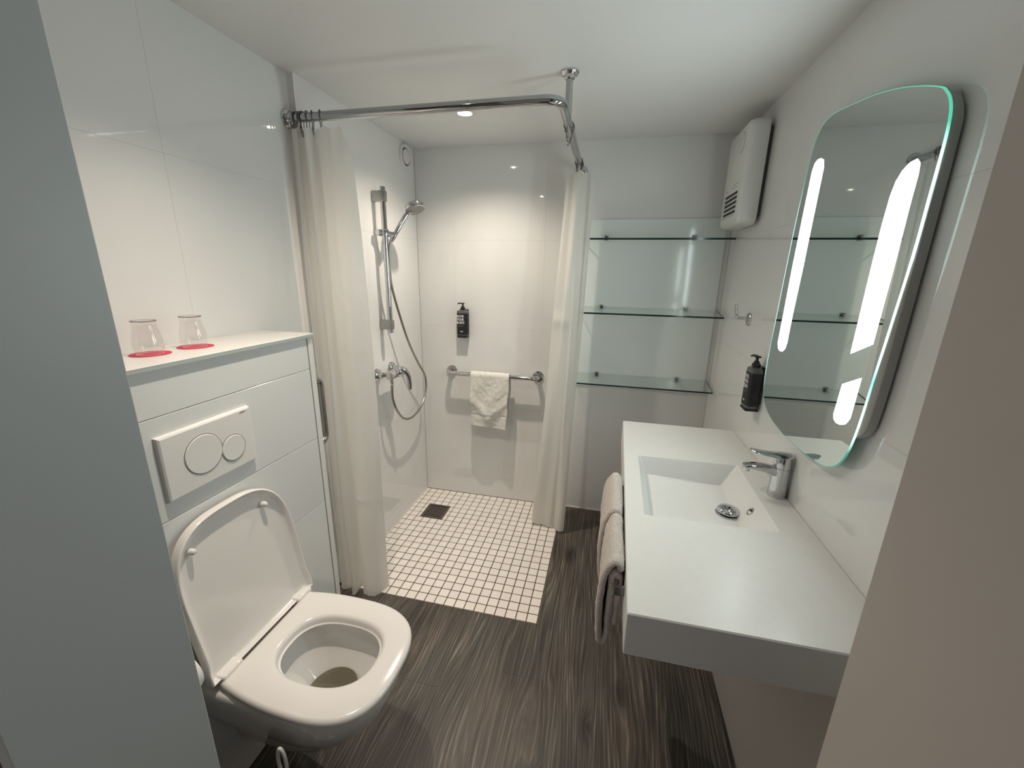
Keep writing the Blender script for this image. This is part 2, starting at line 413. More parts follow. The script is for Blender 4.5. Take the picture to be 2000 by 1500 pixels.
for d, gx0, gx1, gy0, gy1, l in keep:
    o = bpy.data.objects.new('mosaic_tile', left if l else full); COL.objects.link(o)
    o.location = ((gx0 + gx1) / 2, (gy0 + gy1) / 2, random.uniform(-.0003, .0003)); adopt(o, floor)
for d, gx0, gx1, gy0, gy1, l in rest: box(stuff, gx0, gx1, gy0, gy1, -.004, 0)
o = link_mesh('mosaic_field', stuff, M_mosaic, floor); o['kind'] = 'stuff'
# edging of the mosaic
b = BM(); box(b, XS, TR + .004, -.0045, -.0012, -.008, .0008); box(b, TR + .0008, TR + .0042, -.0045, YB, -.008, .0008)
t = struct('trim_1', b, mat('edge_strip', (.16, .12, .09), .5), 'thin brown edging between mosaic and wood floor')

# ---- ceiling
b = BM(); box(b, -.15, 2.0, YO - .1, 1.15, H, H + .08)
struct('ceiling', b, M_ceil, 'plain white ceiling')

# ---- walls with panels
def wall(name, slab, label):
    b = BM(); box(b, *slab); return struct(name, b, M_grout, label)
def panel(parent, x0, x1, y0, y1, z0, z1, g=.00012, mt=None, ax='X'):
    bm = BM()
    if ax == 'X': box(bm, x0, x1, y0 + g, y1 - g, z0 + g, z1 - g, .0003)
    else: box(bm, x0 + g, x1 - g, y0, y1, z0 + g, z1 - g, .0003)
    return link_mesh('wall_panel', bm, mt or M_wall, parent)
ZS = [0, .14, .665, 1.19, 1.715, H]
wl = wall('wall_left', (-.14, XL - .006, YD, .03, 0, H), 'glossy white panelled wall behind the toilet')
for y0, y1 in ((YD, -.497), (-.497, .02)):
    for z0, z1 in ((0, 1.30), (1.30, 1.832), (1.832, H)): panel(wl, XL - .006, XL, y0, y1, z0, z1)
ws = wall('wall_shower', (-.14, XS - .006, .0295, YB + .1, 0, H), 'glossy white shower wall carrying the riser rail')
for z0, z1 in zip(ZS, ZS[1:]): panel(ws, XS - .006, XS, .022, YB - .006, z0, z1)
bm = BM(); box(bm, XL - .006, XS + .0005, .0195, .0225, 0, H); link_mesh('corner_strip', bm, mat('corner_strip', (.84, .82, .78), .3), ws)
wb = wall('wall_back', (-.14, 2.0, YB + .006, YB + .1, 0, H), 'glossy white back wall behind shower and shelves')
for x0, x1 in ((XS, .822), (.822, XR)):
    for z0, z1 in zip(ZS, ZS[1:]): panel(wb, x0, x1, YB, YB + .006, z0, z1, ax='Y')
wr = wall('wall_right', (XR + .006, 2.0, YD, YB + .1, 0, H), 'glossy white wall behind mirror and washbasin')
for y0, y1 in ((YD, -.814), (-.814, -.014), (-.014, .786), (.786, YB - .001)):
    for z0, z1 in zip(ZS, ZS[1:]): panel(wr, XR, XR + .006, y0, y1, z0, z1)
# door wall in two halves, each ending in a painted jamb; header above
b = BM(); box(b, -.15, DL - .002, YO + .002, YD - .002, 0, H); struct('wall_front_left', b, M_corr, 'wall beside the doorway, left of it')
b = BM(); box(b, DR + .002, 2.0, YO + .002, YD - .002, 0, H); struct('wall_front_right', b, M_corr, 'wall beside the doorway, right of it')
b = BM(); box(b, DL, DR, YO + .002, YD - .002, 2.08, H); struct('wall_front_header', b, M_corr, 'wall over the doorway')
b = BM(); box(b, DL - .020, DL, YO, YD, 0, 2.08, .0015)
struct('trim_2', b, M_jambL, 'door jamb with cool mirror light in its colour, filling the left of the view')
b = BM(); box(b, DR, DR + .020, YO, YD, 0, 2.08, .0015)
struct('trim_3', b, M_jambR, 'door jamb with warm lamp light in its colour, filling the right of the view')
# caulk lines
b = BM(); box(b, XS, TR, YB - .004, YB + .001, 0, .004); box(b, XS - .001, XS + .004, .02, YB, 0, .004); box(b, XS - .001, XS + .0035, YB - .0035, YB + .001, 0, H)
box(b, TR, XR, YB - .006, YB + .001, 0, .007)
struct('trim_4', b, M_caulk, 'pale sealant along the shower corner and back wall')
# pipe boxing under the washbasin
b = BM(); box(b, 1.722, XR, YD, .40, .0, .738, .001)
struct('trim_5', b, mat('boxing_white', (.62, .58, .54), .35), 'plain pipe boxing panel under the washbasin')

# ---- cistern boxing with tiles, ledge
XB = .206; YE = -.266
b = BM(); box(b, XL, XB - .008, YD, YE - .004, 0, 1.304)
cb = struct('wall_cistern', b, M_grout, 'tiled boxing of the cistern behind the toilet')
zb = [.0, .165, .42, .68, .936, 1.195, 1.3045]
for z0, z1 in zip(zb, zb[1:]):
    for y0, y1 in ((YD, -.89), (-.89, YE - .026)):
        bm = BM(); box(bm, XB - .008, XB, y0 + .001, y1 - .001, z0 + .0007, z1 - .0007, .0010); link_mesh('tile', bm, M_boxtile, cb)
bm = BM(); box(bm, XL, XB + .001, YE - .004, YE, 0, 1.304); link_mesh('end_panel', bm, M_boxtile, cb)
bm = BM(); box(bm, XB - .002, XB + .0015, YE - .0235, YE, 0, 1.304, .0008); link_mesh('corner_strip', bm, M_trimw, cb)
bm = BM(); box(bm, XB - .004, XB - .0008, YE - .0262, YE - .0238, 0, 1.304); link_mesh('joint', bm, M_softgap, cb)
b = BM(); box(b, XL, XB + .010, YD, YE + .003, 1.3055, 1.317, .0008, mi=0)
for f in b.faces:
    if f.normal.x > .9 or f.normal.y > .9: f.material_index = 1
o = link_mesh('ledge', b, [M_ledge, M_ledge_edge]); tag(o, 'thin white ledge on top of the tiled cistern boxing', 'shelf')

# ------------------------------------------------------------ flush plate
fp = thing('flush_plate', (XB, -.697, 1.065), 'white rectangular flush plate with two round buttons above the toilet', 'flush plate')
b = BM()
pl = [(-.828, .982), (-.568, .982), (-.568, 1.149), (-.828, 1.149)]
r0 = [(XB, y, z) for y, z in pl]; r1 = [(XB + .010, y * 1 + (.002 if y < -.7 else -.002), z + (.002 if z < 1 else -.002)) for y, z in pl]
loft(b, [r0, r1, [(XB + .0125, p[1] + (.004 if p[1] < -.7 else -.004), p[2] + (.004 if p[2] < 1.05 else -.004)) for p in r1]])
link_mesh('plate', b, M_plastic, fp)
def button(name, y, z, r, x):
    b = BM(); lathe(b, [(r + .0016, 0), (r + .0016, .0004), (r - .001, .0004)], 64, (x, y, z), (1, 0, 0)); g = link_mesh('shadow_gap', b, M_softgap, fp)
    b = BM(); lathe(b, [(r - .0006, 0), (r - .0006, .0008), (r - .0022, .0022), (r * .6, .0018), (0, .0016)], 64, (x + .0002, y, z), (1, 0, 0)); link_mesh(name, b, M_plastic, fp, 40)
button('large_button', -.7245, 1.0675, .0515, XB + .0122)
button('small_button', -.640, 1.049, .0365, XB + .0130)
text_obj('lettering', '\u25A0GEBERIT' if False else 'GEBERIT', .0055, M_softgap, fp, Matrix.Translation((XB + .0127, -.606, 1.1365)) @ Matrix(((0, 0, 1, 0), (1, 0, 0, 0), (0, 1, 0, 0), (0, 0, 0, 1))), offset=.0001)

# ------------------------------------------------------------ toilet
Y0 = -.692
def cyaw(x): return Y0 - .035 * (x - .29)
def D(xb, xf, hw, xs, z, n=2.7, N=44, hb=None, nb=0):
    """D-shaped ring: straight back at xb, widest at xs, superellipse front to xf"""
    hb = hw if hb is None else hb; out = []
    for k in range(N + 1):
        a = PI / 2 - PI * k / N
        x = xs + (xf - xs) * abs(math.cos(a)) ** (2 / n); y = hw * math.copysign(abs(math.sin(a)) ** (2 / n), math.sin(a))
        out.append((x, y))
    M_ = 12
    side = []
    for k in range(1, M_ + 1):
        t = k / M_; x = xs + (xb - xs) * t; side.append((x, -(hw + (hb - hw) * t ** 2.2)))
    out += side
    for k in range(1, 8): out.append((xb, -hb + 2 * hb * k / 8))
    out += [(x, -y) for x, y in reversed(side)]
    return [(x, cyaw(x) + y, z) for x, y in out]
def E(xa, xb, hw, z, n=2.4, N=None, yoff=0, cxs=None):
    """closed super-ellipse ring with the same vertex count as D"""
    N = 44 + 12 * 2 + 7 + 1; out = []
    c = (xa + xb) / 2 if cxs is None else cxs
    for k in range(N):
        a = PI / 2 - 2 * PI * k / N
        ca, sa = math.cos(a), math.sin(a)
        ex = (xb - c) if ca > 0 else (c - xa)
        out.append((c + ex * math.copysign(abs(ca) ** (2 / n), ca), cyaw(.5) + yoff + hw * math.copysign(abs(sa) ** (2 / n), sa), z))
    return out
toilet = thing('toilet', (XB, Y0, .1), 'white wall-hung toilet with raised lid below the flush plate', 'toilet')
b = BM()
xb = XB + .001
lev = [(.112, .40, .050, .27), (.120, .45, .070, .29), (.150, .505, .082, .31), (.190, .535, .090, .33), (.215, .552, .097, .34), (.230, .570, .108, .36), (.262, .610, .126, .39), (.305, .648, .146, .42), (.350, .676, .162, .44), (.395, .697, .174, .455), (.44, .709, .182, .46), (.458, .706, .181, .46), (.462, .700, .176, .46)]
rings = [D(xb, xf, hw, xs, z, 2.5) for z, xf, hw, xs in lev]
rings += [E(.352, .655, .114, .462), E(.355, .652, .112, .45), E(.343, .662, .120, .437), E(.360, .654, .113, .39), E(.382, .628, .094, .358), E(.405, .590, .074, .335), E(.425, .565, .058, .312), E(.455, .53, .025, .298), E(.475, .51, .01, .296)]
loft(b, rings)
link_mesh('bowl', b, M_ceramic, toilet, 50)
b = BM(); lathe(b, [(.070, 0), (.070, .0012), (0, .0013)], 40, (.495, cyaw(.5), .330), (0, 0, 1)); link_mesh('water', b, M_water, toilet, 30)
# seat ring
b = BM()
zt = .487; zs0 = .464
def seat_out(d, z): return D(.292 + d, .725 - d, .190 - d, .50, z, 2.75, hb=.167 - d)
rings = [seat_out(.004, zs0), seat_out(0, zs0 + .006), seat_out(0, zt - .009), seat_out(.003, zt - .003), seat_out(.010, zt)]
rings += [E(.350, .660, .117, zt, 2.5), E(.358, .652, .109, zt - .003, 2.5), E(.362, .648, .105, zt - .010, 2.5), E(.364, .646, .103, zs0 + .002, 2.5), E(.37, .64, .099, zs0, 2.5)]
rings.append([p for p in rings[0]])
vsl = [[b.verts.new(p) for p in r] for r in rings[:-1]]
nn = len(rings[0])
for q in range(len(vsl)):
    A, Bq = vsl[q], vsl[(q + 1) % len(vsl)]
    for i in range(nn):
        j = (i + 1) % nn; b.faces.new((A[i], A[j], Bq[j], Bq[i]))
link_mesh('seat', b, M_seat, toilet, 45)
# lid, in its own plane (u across, v up), leaning back on the boxing
P0 = Vector((.2835, Y0, .489)); tv = Vector((-.050, 0, .432)).normalized(); nv = Vector((tv.z, 0, -tv.x))
def lid_ring(d, h, flare=0):
    L_ = .432 - d; hw = .183 - d; vs_ = .20; n = 3.0; out = []
    for k in range(45):
        a = PI / 2 - PI * k / 44
        v = vs_ + (L_ - vs_) * abs(math.cos(a)) ** (2 / n); u = hw * math.copysign(abs(math.sin(a)) ** (2 / n), math.sin(a))
        out.append((u, v))
    for k in range(1, 13):
        t = k / 12; v = vs_ * (1 - t) + d * t * .3; out.append((-(hw + .012 * max(0, t - .7) / .3 - .006 * max(0, t - .85) / .15), v))
    ub = -out[-1][0]; vb = out[-1][1]
    for k in range(1, 8): out.append((-ub + 2 * ub * k / 8, vb))
    for k in range(12, 0, -1):
        u, v = out[44 + k]; out.append((-u, v))
    return [P0 + Vector((0, 1, 0)) * (u + .005 - .02 * (v / .43)) + tv * v + nv * h for u, v in out]
b = BM()
rings = [lid_ring(.008, -.017), lid_ring(.001, -.015), lid_ring(0, .005), lid_ring(.0012, .0082), lid_ring(.0040, .0095), lid_ring(.0070, .0080), lid_ring(.011, -.002), lid_ring(.018, -.0085), lid_ring(.030, -.0105), lid_ring(.06, -.011)]
loft(b, rings)
link_mesh('lid', b, M_seat, toilet, 45)
for yy in (-.597, -.822):
    c = P0 + tv * .362 + nv * -.004; c.y = yy
    b = BM(); lathe(b, [(.0085, 0), (.0085, .006), (.0075, .012), (.005, .016), (0, .0175)], 20, c, nv); link_mesh('bumper', b, M_plastic, toilet, 40)
for yy in (-.548, -.822):
    b = BM(); box(b, .250, .302, yy - .031, yy + .031, .463, .4975, .007, 3); link_mesh('hinge', b, mat('hinge_plastic', (.82, .80, .77), .08), toilet, 40)
for f_ in (toilet,): pass

# toilet roll on the boxing and brush
tr = thing('toilet_roll', (.262, -.955, .576), 'white toilet roll on the boxing beside the left door jamb', 'toilet paper')
b = BM(); lathe(b, [(.02, 0), (.052, 0), (.0535, .003), (.0535, .097), (.052, .1), (.02, .1)], 40, (.262, -1.005, .576), (0, 1, 0)); link_mesh('paper', b, M_paper, tr, 40)
b = BM(); tube(b, fillet([(XB, -1.03, .576), (.262, -1.03, .576), (.262, -.899, .576)], .012), .006); lathe(b, [(.018, 0), (.018, .006)], 20, (XB, -1.03, .576), (1, 0, 0)); link_mesh('holder', b, M_chrome, tr, 40)
br = thing('toilet_brush', (.518, -.917, 0), 'white toilet brush with a slotted loop handle standing on the floor', 'toilet brush')
bx, by = .518, -.917
b = BM(); lathe(b, [(.045, 0), (.048, .01), (.043, .12), (.040, .125), (.036, .12), (.036, .01), (0, .01)], 28, (bx, by, 0)); link_mesh('holder', b, M_plastic, br, 40)
b = BM(); loop = [(bx + .011 * math.cos(a), by, .375 + (.045 if math.sin(a) > 0 else .045) * math.sin(a)) for a in [2 * PI * k / 28 for k in range(28)]]
tube(b, loop, .0042, 8, closed=True); tube(b, [(bx, by, .335), (bx, by, .05)], .006, 10); link_mesh('handle', b, M_plastic, br, 60)

# ------------------------------------------------------------ grab rail on the end of the boxing
gr = thing('grab_rail', (.165, YE, 1.0), 'short vertical chrome grab rail on the end of the tiled boxing beside the curtain', 'grab rail')
b = BM(); yo = -.198
tube(b, fillet([(.165, YE, 1.135), (.165, yo, 1.135), (.165, yo, .885), (.165, YE, .885)], .035), .0125, 16); link_mesh('bar', b, M_satin, gr, 60)
for z in (1.135, .885):
    b = BM(); lathe(b, [(.028, 0), (.028, .005), (.014, .010)], 24, (.165, YE, z), (0, 1, 0)); link_mesh('flange', b, M_chrome, gr, 40)

# ------------------------------------------------------------ glasses and coasters
def tumbler(loc, label):
    t = thing('tumbler', loc, label, 'glass', 'upturned tumblers on the ledge'); x, y, z = loc
    b = BM(); lathe(b, [(.0295, 0), (.0305, .002), (.0325, .02), (.0318, .036), (.0275, .056), (.0245, .068), (.0250, .078), (.0258, .083), (.0245, .0855), (0, .0845),
                        ], 40, (x, y, z), cap=False)
    lathe(b, [(.0285, .0005), (.0300, .02), (.0294, .036), (.0252, .056), (.0222, .067), (.0215, .072), (0, .073)], 40, (x, y, z), cap=False)
    link_mesh('glass_wall', b, M_glass, t, 60)
    b = BM(); ring = [(x + .0252 * math.cos(a), y + .0252 * math.sin(a), z + .0825) for a in [2 * PI * k / 40 for k in range(40)]]
    tube(b, ring, .0014, 8, closed=True); link_mesh('rim', b, thin_glass('rim_glass', (.62, .56, .57)), t, 60)
    return t
for (x, y), lb, lc in (((.082, -.703), 'upturned clear tumbler on the left coaster, nearer the door jamb', 'red round coaster under the tumbler nearer the left door jamb'),
                       ((.088, -.588), 'upturned clear tumbler on the right coaster, farther from the door jamb', 'red round coaster under the tumbler farther from the left door jamb')):
    c = thing('coaster', (x, y, 1.317), lc, 'coaster', 'red coasters on the ledge')
    b = BM(); lathe(b, [(.0425, 0), (.0430, .0006), (.0425, .0014), (0, .0014)], 48, (x, y, 1.317)); link_mesh('card', b, M_red, c, 40)
    b = BM()
    for ra, rb in ((.028, .0245), (.020, .0185)):
        lathe(b, [(ra, .0013), (ra, .0016), (rb, .0016), (rb, .0013)], 48, (x, y, 1.317), cap=False)
    link_mesh('printed_ring', b, M_pink, c, 40)
    tumbler((x + .001, y - .002, 1.3188), lb)

# ------------------------------------------------------------ ceiling downlights
for nm, x, y, lb in (('shower', .51, .51, 'round recessed downlight glowing in the ceiling over the shower'), ('room', .525, -.617, 'round recessed downlight in the ceiling over the toilet')):
    d = thing('downlight', (x, y, H), lb, 'downlight', 'recessed ceiling downlights')
    b = BM(); lathe(b, [(.046, 0), (.045, -.004), (.034, -.005), (.031, -.0015), (.031, 0)], 40, (x, y, H), (0, 0, 1), cap=False); link_mesh('bezel', b, M_plastic, d, 40)
    b = BM(); lathe(b, [(.030, -.001), (.028, -.0035), (0, -.0045)], 32, (x, y, H), (0, 0, 1)); link_mesh('diffuser', b, M_lamp, d, 40)
    b = BM(); lathe(b, [(.011, -.0042), (.010, -.0065), (0, -.0072)], 20, (x, y, H), (0, 0, 1)); link_mesh('bulb', b, M_bulb, d, 40)

# ------------------------------------------------------------ vent
v = thing('vent', (XS, .882, 2.155), 'round white air vent high on the shower wall by the corner', 'vent')
b = BM(); lathe(b, [(.067, 0), (.067, .008), (.062, .014), (.048, .011), (.046, .002), (.046, 0)], 48, (XS, .882, 2.155), (1, 0, 0), cap=False); link_mesh('rim', b, M_plastic, v, 40)
b = BM(); lathe(b, [(.047, .001), (.047, .002), (0, .002)], 40, (XS, .882, 2.155), (1, 0, 0)); link_mesh('throat', b, M_gap, v, 40)
b = BM(); lathe(b, [(.037, .002), (.0395, .010), (.0385, .013), (0, .015)], 48, (XS, .882, 2.155), (1, 0, 0)); link_mesh('disc', b, M_plastic, v, 40)

# ------------------------------------------------------------ curtain rail
RZ = 2.070; RX = 1.012
rail = thing('curtain_rail', (XL, 0, RZ), 'chrome L-shaped shower curtain rail hung from the ceiling', 'curtain rail')
b = BM(); tube(b, fillet([(XL + .002, 0, RZ), (RX, 0, RZ), (RX, YB, RZ)], .065, 12), .0160, 22); link_mesh('pole', b, M_railchrome, rail, 60)
b = BM(); tube(b, [(RX, .207, H), (RX, .207, RZ + .012)], .0125, 18); link_mesh('ceiling_post', b, M_railchrome, rail, 60)
for org, ax, nm in (((XL, 0, RZ), (1, 0, 0), 'wall_flange'), ((RX, YB, RZ), (0, -1, 0), 'wall_flange'), ((RX, .207, H), (0, 0, -1), 'ceiling_flange')):
    b = BM(); lathe(b, [(.033, 0), (.033, .006), (.030, .010), (.020, .012), (.0195, .022), (.0165, .025)], 32, org, ax); link_mesh(nm, b, M_chrome, rail, 35)
b = BM(); lathe(b, [(.0163, 0), (.0163, .0010)], 22, (.70, 0, RZ), (1, 0, 0)); link_mesh('joint', b, M_gap, rail)
# rings: one wire hook, copied
b = BM(); wire = []
for k in range(19):
    a = math.radians(-50 + 280 * k / 18); wire.append((0, .0190 * math.cos(a), .0190 * math.sin(a) - .001))
wire = [(0, .004, -.050), (0, .010, -.034)] + wire + [(0, -.010, -.040), (0, -.004, -.058), (0, .001, -.064), (0, .004, -.058)]
tube(b, catmull(wire, 3), .0016, 6)
for k in range(7):
    a = math.radians(40 + 100 * k / 6); c = (0, .0197 * math.cos(a), .0197 * math.sin(a) - .001)
    bmesh.ops.create_icosphere(b, subdivisions=1, radius=.0026, matrix=Matrix.Translation(c))
ring0 = link_mesh('curtain_ring', b, M_wire, None, 60)
first = True
def ring(x, y, rz, lab, grp, swing=0, ry=0):
    global first
    o = ring0 if first else ring0.copy()
    if not first: COL.objects.link(o)
    first = False
    o.location = (x, y, RZ + .001); o.rotation_euler = (swing, ry, rz); tag(o, lab, 'curtain ring', grp)
for x, rz in ((.022, .25), (.032, -.2), (.041, .3), (.052, .1), (.060, -.25), (.078, .2)):
    ring(x, 0, rz, 'wire curtain ring bunched against the left wall flange', 'curtain rings at the left wall')
ring(.098, 0, .45, 'beaded wire curtain ring, second from the right of the left bunch', None)
ring(.132, 0, .4, 'beaded wire curtain ring, rightmost of the left bunch, holding the curtain corner', None)
for y, rz in ((.775, .2), (.790, -.2), (.803, .3), (.818, 0), (.832, -.3), (.846, .2)):
    ring(RX, y, PI / 2 + rz, 'wire curtain ring bunched at the far end of the rail', 'curtain rings at the back wall')
ring(RX, .250, PI / 2 + .3, 'empty curtain ring hanging behind the ceiling post', None, .0, .25)
ring(RX, .285, PI / 2 - .2, 'second empty curtain ring hanging behind the ceiling post, farther back', None, .0, .2)

# ------------------------------------------------------------ curtains
def sheet(name, fn, ns, nt, mt):
    bm = BM(); uv = bm.loops.layers.uv.new('uv')
    g = [[bm.verts.new(fn(i / ns, j / nt)) for i in range(ns + 1)] for j in range(nt + 1)]
    for j in range(nt):
        for i in range(ns):
            f = bm.faces.new((g[j][i], g[j][i + 1], g[j + 1][i + 1], g[j + 1][i]))
            for lp, (a, c) in zip(f.loops, ((i, j), (i + 1, j), (i + 1, j + 1), (i, j + 1))): lp[uv].uv = (a / ns, c / nt)
    me = bpy.data.meshes.new(name); bm.to_mesh(me); bm.free(); me.materials.append(mt)
    for p in me.polygons: p.use_smooth = True
    o = bpy.data.objects.new(name, me); COL.objects.link(o); return o
def lerp(a, b_, t): return a + (b_ - a) * t
def poly_at(path, s):
    # path sampled by arc length
    L_ = [0]
    for p, q in zip(path, path[1:]): L_.append(L_[-1] + math.dist(p, q))
    s *= L_[-1]
    for k in range(len(path) - 1):
        if s <= L_[k + 1] or k == len(path) - 2:
            u = (s - L_[k]) / max(1e-9, L_[k + 1] - L_[k]); return [path[k][i] + (path[k + 1][i] - path[k][i]) * u for i in range(len(path[0]))]
def smooth_path(p, sub=10): return [tuple(q) for q in catmull([(x, y, 0) for x, y in p], sub)]
topL = smooth_path([(.020, -.020), (.030, -.036), (.045, -.034), (.052, .004), (.064, .012), (.078, -.028), (.092, -.032), (.104, .010), (.112, .012), (.118, -.018), (.135, -.026), (.160, -.016), (.182, -.022), (.210, -.006), (.240, .012)])
botL = smooth_path([(.022, -.020), (.040, -.044), (.062, -.054), (.078, -.030), (.088, -.014), (.098, -.046), (.110, -.070), (.128, -.058), (.134, -.012), (.142, -.002), (.152, -.034), (.180, -.058), (.215, -.050), (.240, -.020), (.252, .022)])
def left_fn(s, t):
    a = poly_at(topL, s); c = poly_at(botL, s); u = t ** .8
    x = lerp(a[0], c[0], u); y = lerp(a[1], c[1], u)
    if s > .6:
        k = (s - .6) / .4; bulge = math.sin(PI * min(1, t * 1.1)) * .020 * k; x += bulge
        # soft horizontal creases of the folded sheet
        for zc, am in ((.30, .007), (.34, -.004), (.405, .010), (.49, -.008), (.60, .005), (.745, .009), (.77, -.005)):
            y -= am * math.exp(-((t - zc) / .008) ** 2) * math.sin(PI * k) * (1 - .4 * math.cos(9 * k))
        y += .010 * math.sin(11 * t + 3 * k) * k * (1 - k) * 2
    x += .003 * math.sin(14 * t + s * 20) * (1 - s * .5); y += .004 * math.sin(9 * t + s * 31)
    top = 2.036 - .012 * abs(math.sin(s * 21)) - (.060 * max(0, (s - .93) / .07) ** .6 if s > .93 else 0)
    z = lerp(top, .018 + .014 * abs(math.sin(s * 15 + .4)) * (1 if s < .75 else .5), t)
    return (max(x, .0215 if y > .012 else .0), y, z)
cl = sheet('shower_curtain', left_fn, 220, 200, M_curtain)
tag(cl, 'off-white vinyl shower curtain bunched at the left wall beside the tiled boxing', 'shower curtain', 'shower curtains')
topR = smooth_path([(.962, .862), (.948, .832), (.966, .804), (.990, .792), (.996, .768), (1.016, .755), (1.036, .768), (1.026, .800), (1.050, .812), (1.076, .795), (1.096, .818)])
botR = smooth_path([(.850, .800), (.842, .755), (.850, .735), (.900, .728), (.958, .728), (.984, .735), (.990, .712), (1.012, .690), (1.042, .700), (1.046, .745), (1.030, .800)])
def right_fn(s, t):
    a = poly_at(topR, s); c = poly_at(botR, s); u = t ** 1.15
    x = lerp(a[0], c[0], u); y = lerp(a[1], c[1], u)
    x += .0025 * math.sin(9 * t + s * 17); y += .004 * math.sin(7 * t + s * 23)
    if s < .55: y -= .012 * math.exp(-((t - .37) / .02) ** 2) * math.sin(PI * s / .55)
    top = 2.028 - .012 * abs(math.sin(s * 12)) - (.035 if s < .12 else 0) * (1 - s / .12 if s < .12 else 0) - (.04 * (s - .85) / .15 if s > .85 else 0)
    z = lerp(top, .018 + .006 * math.sin(s * 9), t)
    return (x, y, z)
cr = sheet('shower_curtain', right_fn, 160, 150, M_curtain)
tag(cr, 'off-white vinyl shower curtain gathered at the back beside the glass shelves', 'shower curtain', 'shower curtains')

# ------------------------------------------------------------ shower set
sh = thing('shower_set', (XS, .52, 1.2), 'chrome riser rail with hand shower and hose on the shower wall', 'shower')
BXX, BY = .073, .515
b = BM(); tube(b, [(BXX, BY, 1.206), (BXX, BY, 1.932)], .0140, 20); link_mesh('riser_bar', b, M_chrome, sh, 60)
for z in (1.888, 1.250):
    b = BM(); box(b, XS + .0005, BXX + .016, BY - .016, BY + .016, z - .026, z + .026, .005, 2); link_mesh('wall_bracket', b, M_satin, sh, 40)
b = BM(); lathe(b, [(.0185, -.018), (.020, -.012), (.020, .012), (.0185, .018)], 24, (BXX, BY, 1.715)); lathe(b, [(.016, 0), (.018, .004), (.016, .030), (.006, .034)], 24, (BXX - .012, BY - .006, 1.715), (-.35, -.94, 0))
tube(b, [(BXX + .005, BY + .008, 1.715), (BXX + .034, BY + .020, 1.706)], [.012, .016], 18)
link_mesh('slider', b, M_chrome, sh, 40)
h0 = Vector((BXX + .034, BY + .018, 1.692)); h1 = Vector((.172, .582, 1.822)); hd = h1 - h0
b = BM(); tube(b, [h0 - hd * .12, h0, h0 + hd * .5, h0 + hd * .88, h1, h1 + Vector((.012, .006, .010))], [.0095, .0125, .0135, .0140, .0165, .018], 18); link_mesh('handset_handle', b, M_chrome, sh, 60)
ha = Vector((.36, -.16, -.92)).normalized(); hc = Vector((.203, .597, 1.840))
b = BM(); lathe(b, [(.014, -.024), (.044, -.020), (.053, -.010), (.054, .003), (.052, .007)], 40, hc, ha); link_mesh('shower_head', b, M_chrome, sh, 35)
b = BM(); lathe(b, [(.0510, .0065), (.049, .010), (0, .011)], 40, hc, ha); link_mesh('spray_face', b, mat('spray_face', (.36, .355, .33), .5), sh, 35)
hose = [h0 - hd * .12, h0 - hd * .22 + Vector((0, 0, -.01)), (.088, .520, 1.60), (.082, .527, 1.50), (.083, .545, 1.42), (.088, .60, 1.28), (.092, .675, 1.13), (.095, .78, .985), (.098, .865, .88), (.10, .855, .77), (.10, .775, .70), (.10, .66, .675), (.10, .56, .70), (.10, .485, .77), (.094, .455, .85), (.094, .452, .928)]
b = BM(); tube(b, catmull(hose, 10), .0068, 12); link_mesh('hose', b, M_hose, sh, 60)
mx = thing('shower_mixer', (XS, .51, .985), 'chrome lever shower mixer on the shower wall below the riser rail', 'mixer tap')
for y, z in ((.435, .985), (.590, .992)):
    b = BM(); lathe(b, [(.036, 0), (.036, .004), (.030, .014), (.016, .022), (.0155, .038)], 32, (XS, y, z), (1, 0, 0)); link_mesh('escutcheon', b, M_chrome, mx, 35)
    b = BM(); tube(b, [(XS + .034, y, z), (XS + .055, y + (.01 if y < .5 else -.01), .985), (XS + .068, .512, .985)], [.012, .013, .016], 16); link_mesh('union', b, M_chrome, mx, 60)
b = BM(); lathe(b, [(.010, -.078), (.022, -.074), (.0255, -.05), (.027, 0), (.0255, .04), (.02, .064), (.008, .068)], 28, (XS + .072, .512, .984), (0, 1, 0)); link_mesh('body', b, M_chrome, mx, 50)
b = BM(); lathe(b, [(.009, 0), (.0095, .026), (.0075, .028)], 16, (.094, .452, .965), (0, 0, -1)); link_mesh('hose_outlet', b, M_chrome, mx, 40)
b = BM(); tube(b, [(XS + .08, .512, .988), (XS + .104, .514, .999), (XS + .112, .515, 1.002)], [.028, .027, .020], 24); lever = catmull([(XS + .092, .512, 1.000), (XS + .112, .524, 1.002), (XS + .128, .538, .975), (XS + .135, .546, .930), (XS + .134, .548, .880)], 5)
tube(b, lever, [.021 - .0105 * k / (len(lever) - 1) - (.004 if k == len(lever) - 1 else 0) for k in range(len(lever))], 16); link_mesh('lever', b, M_chrome, mx, 60)

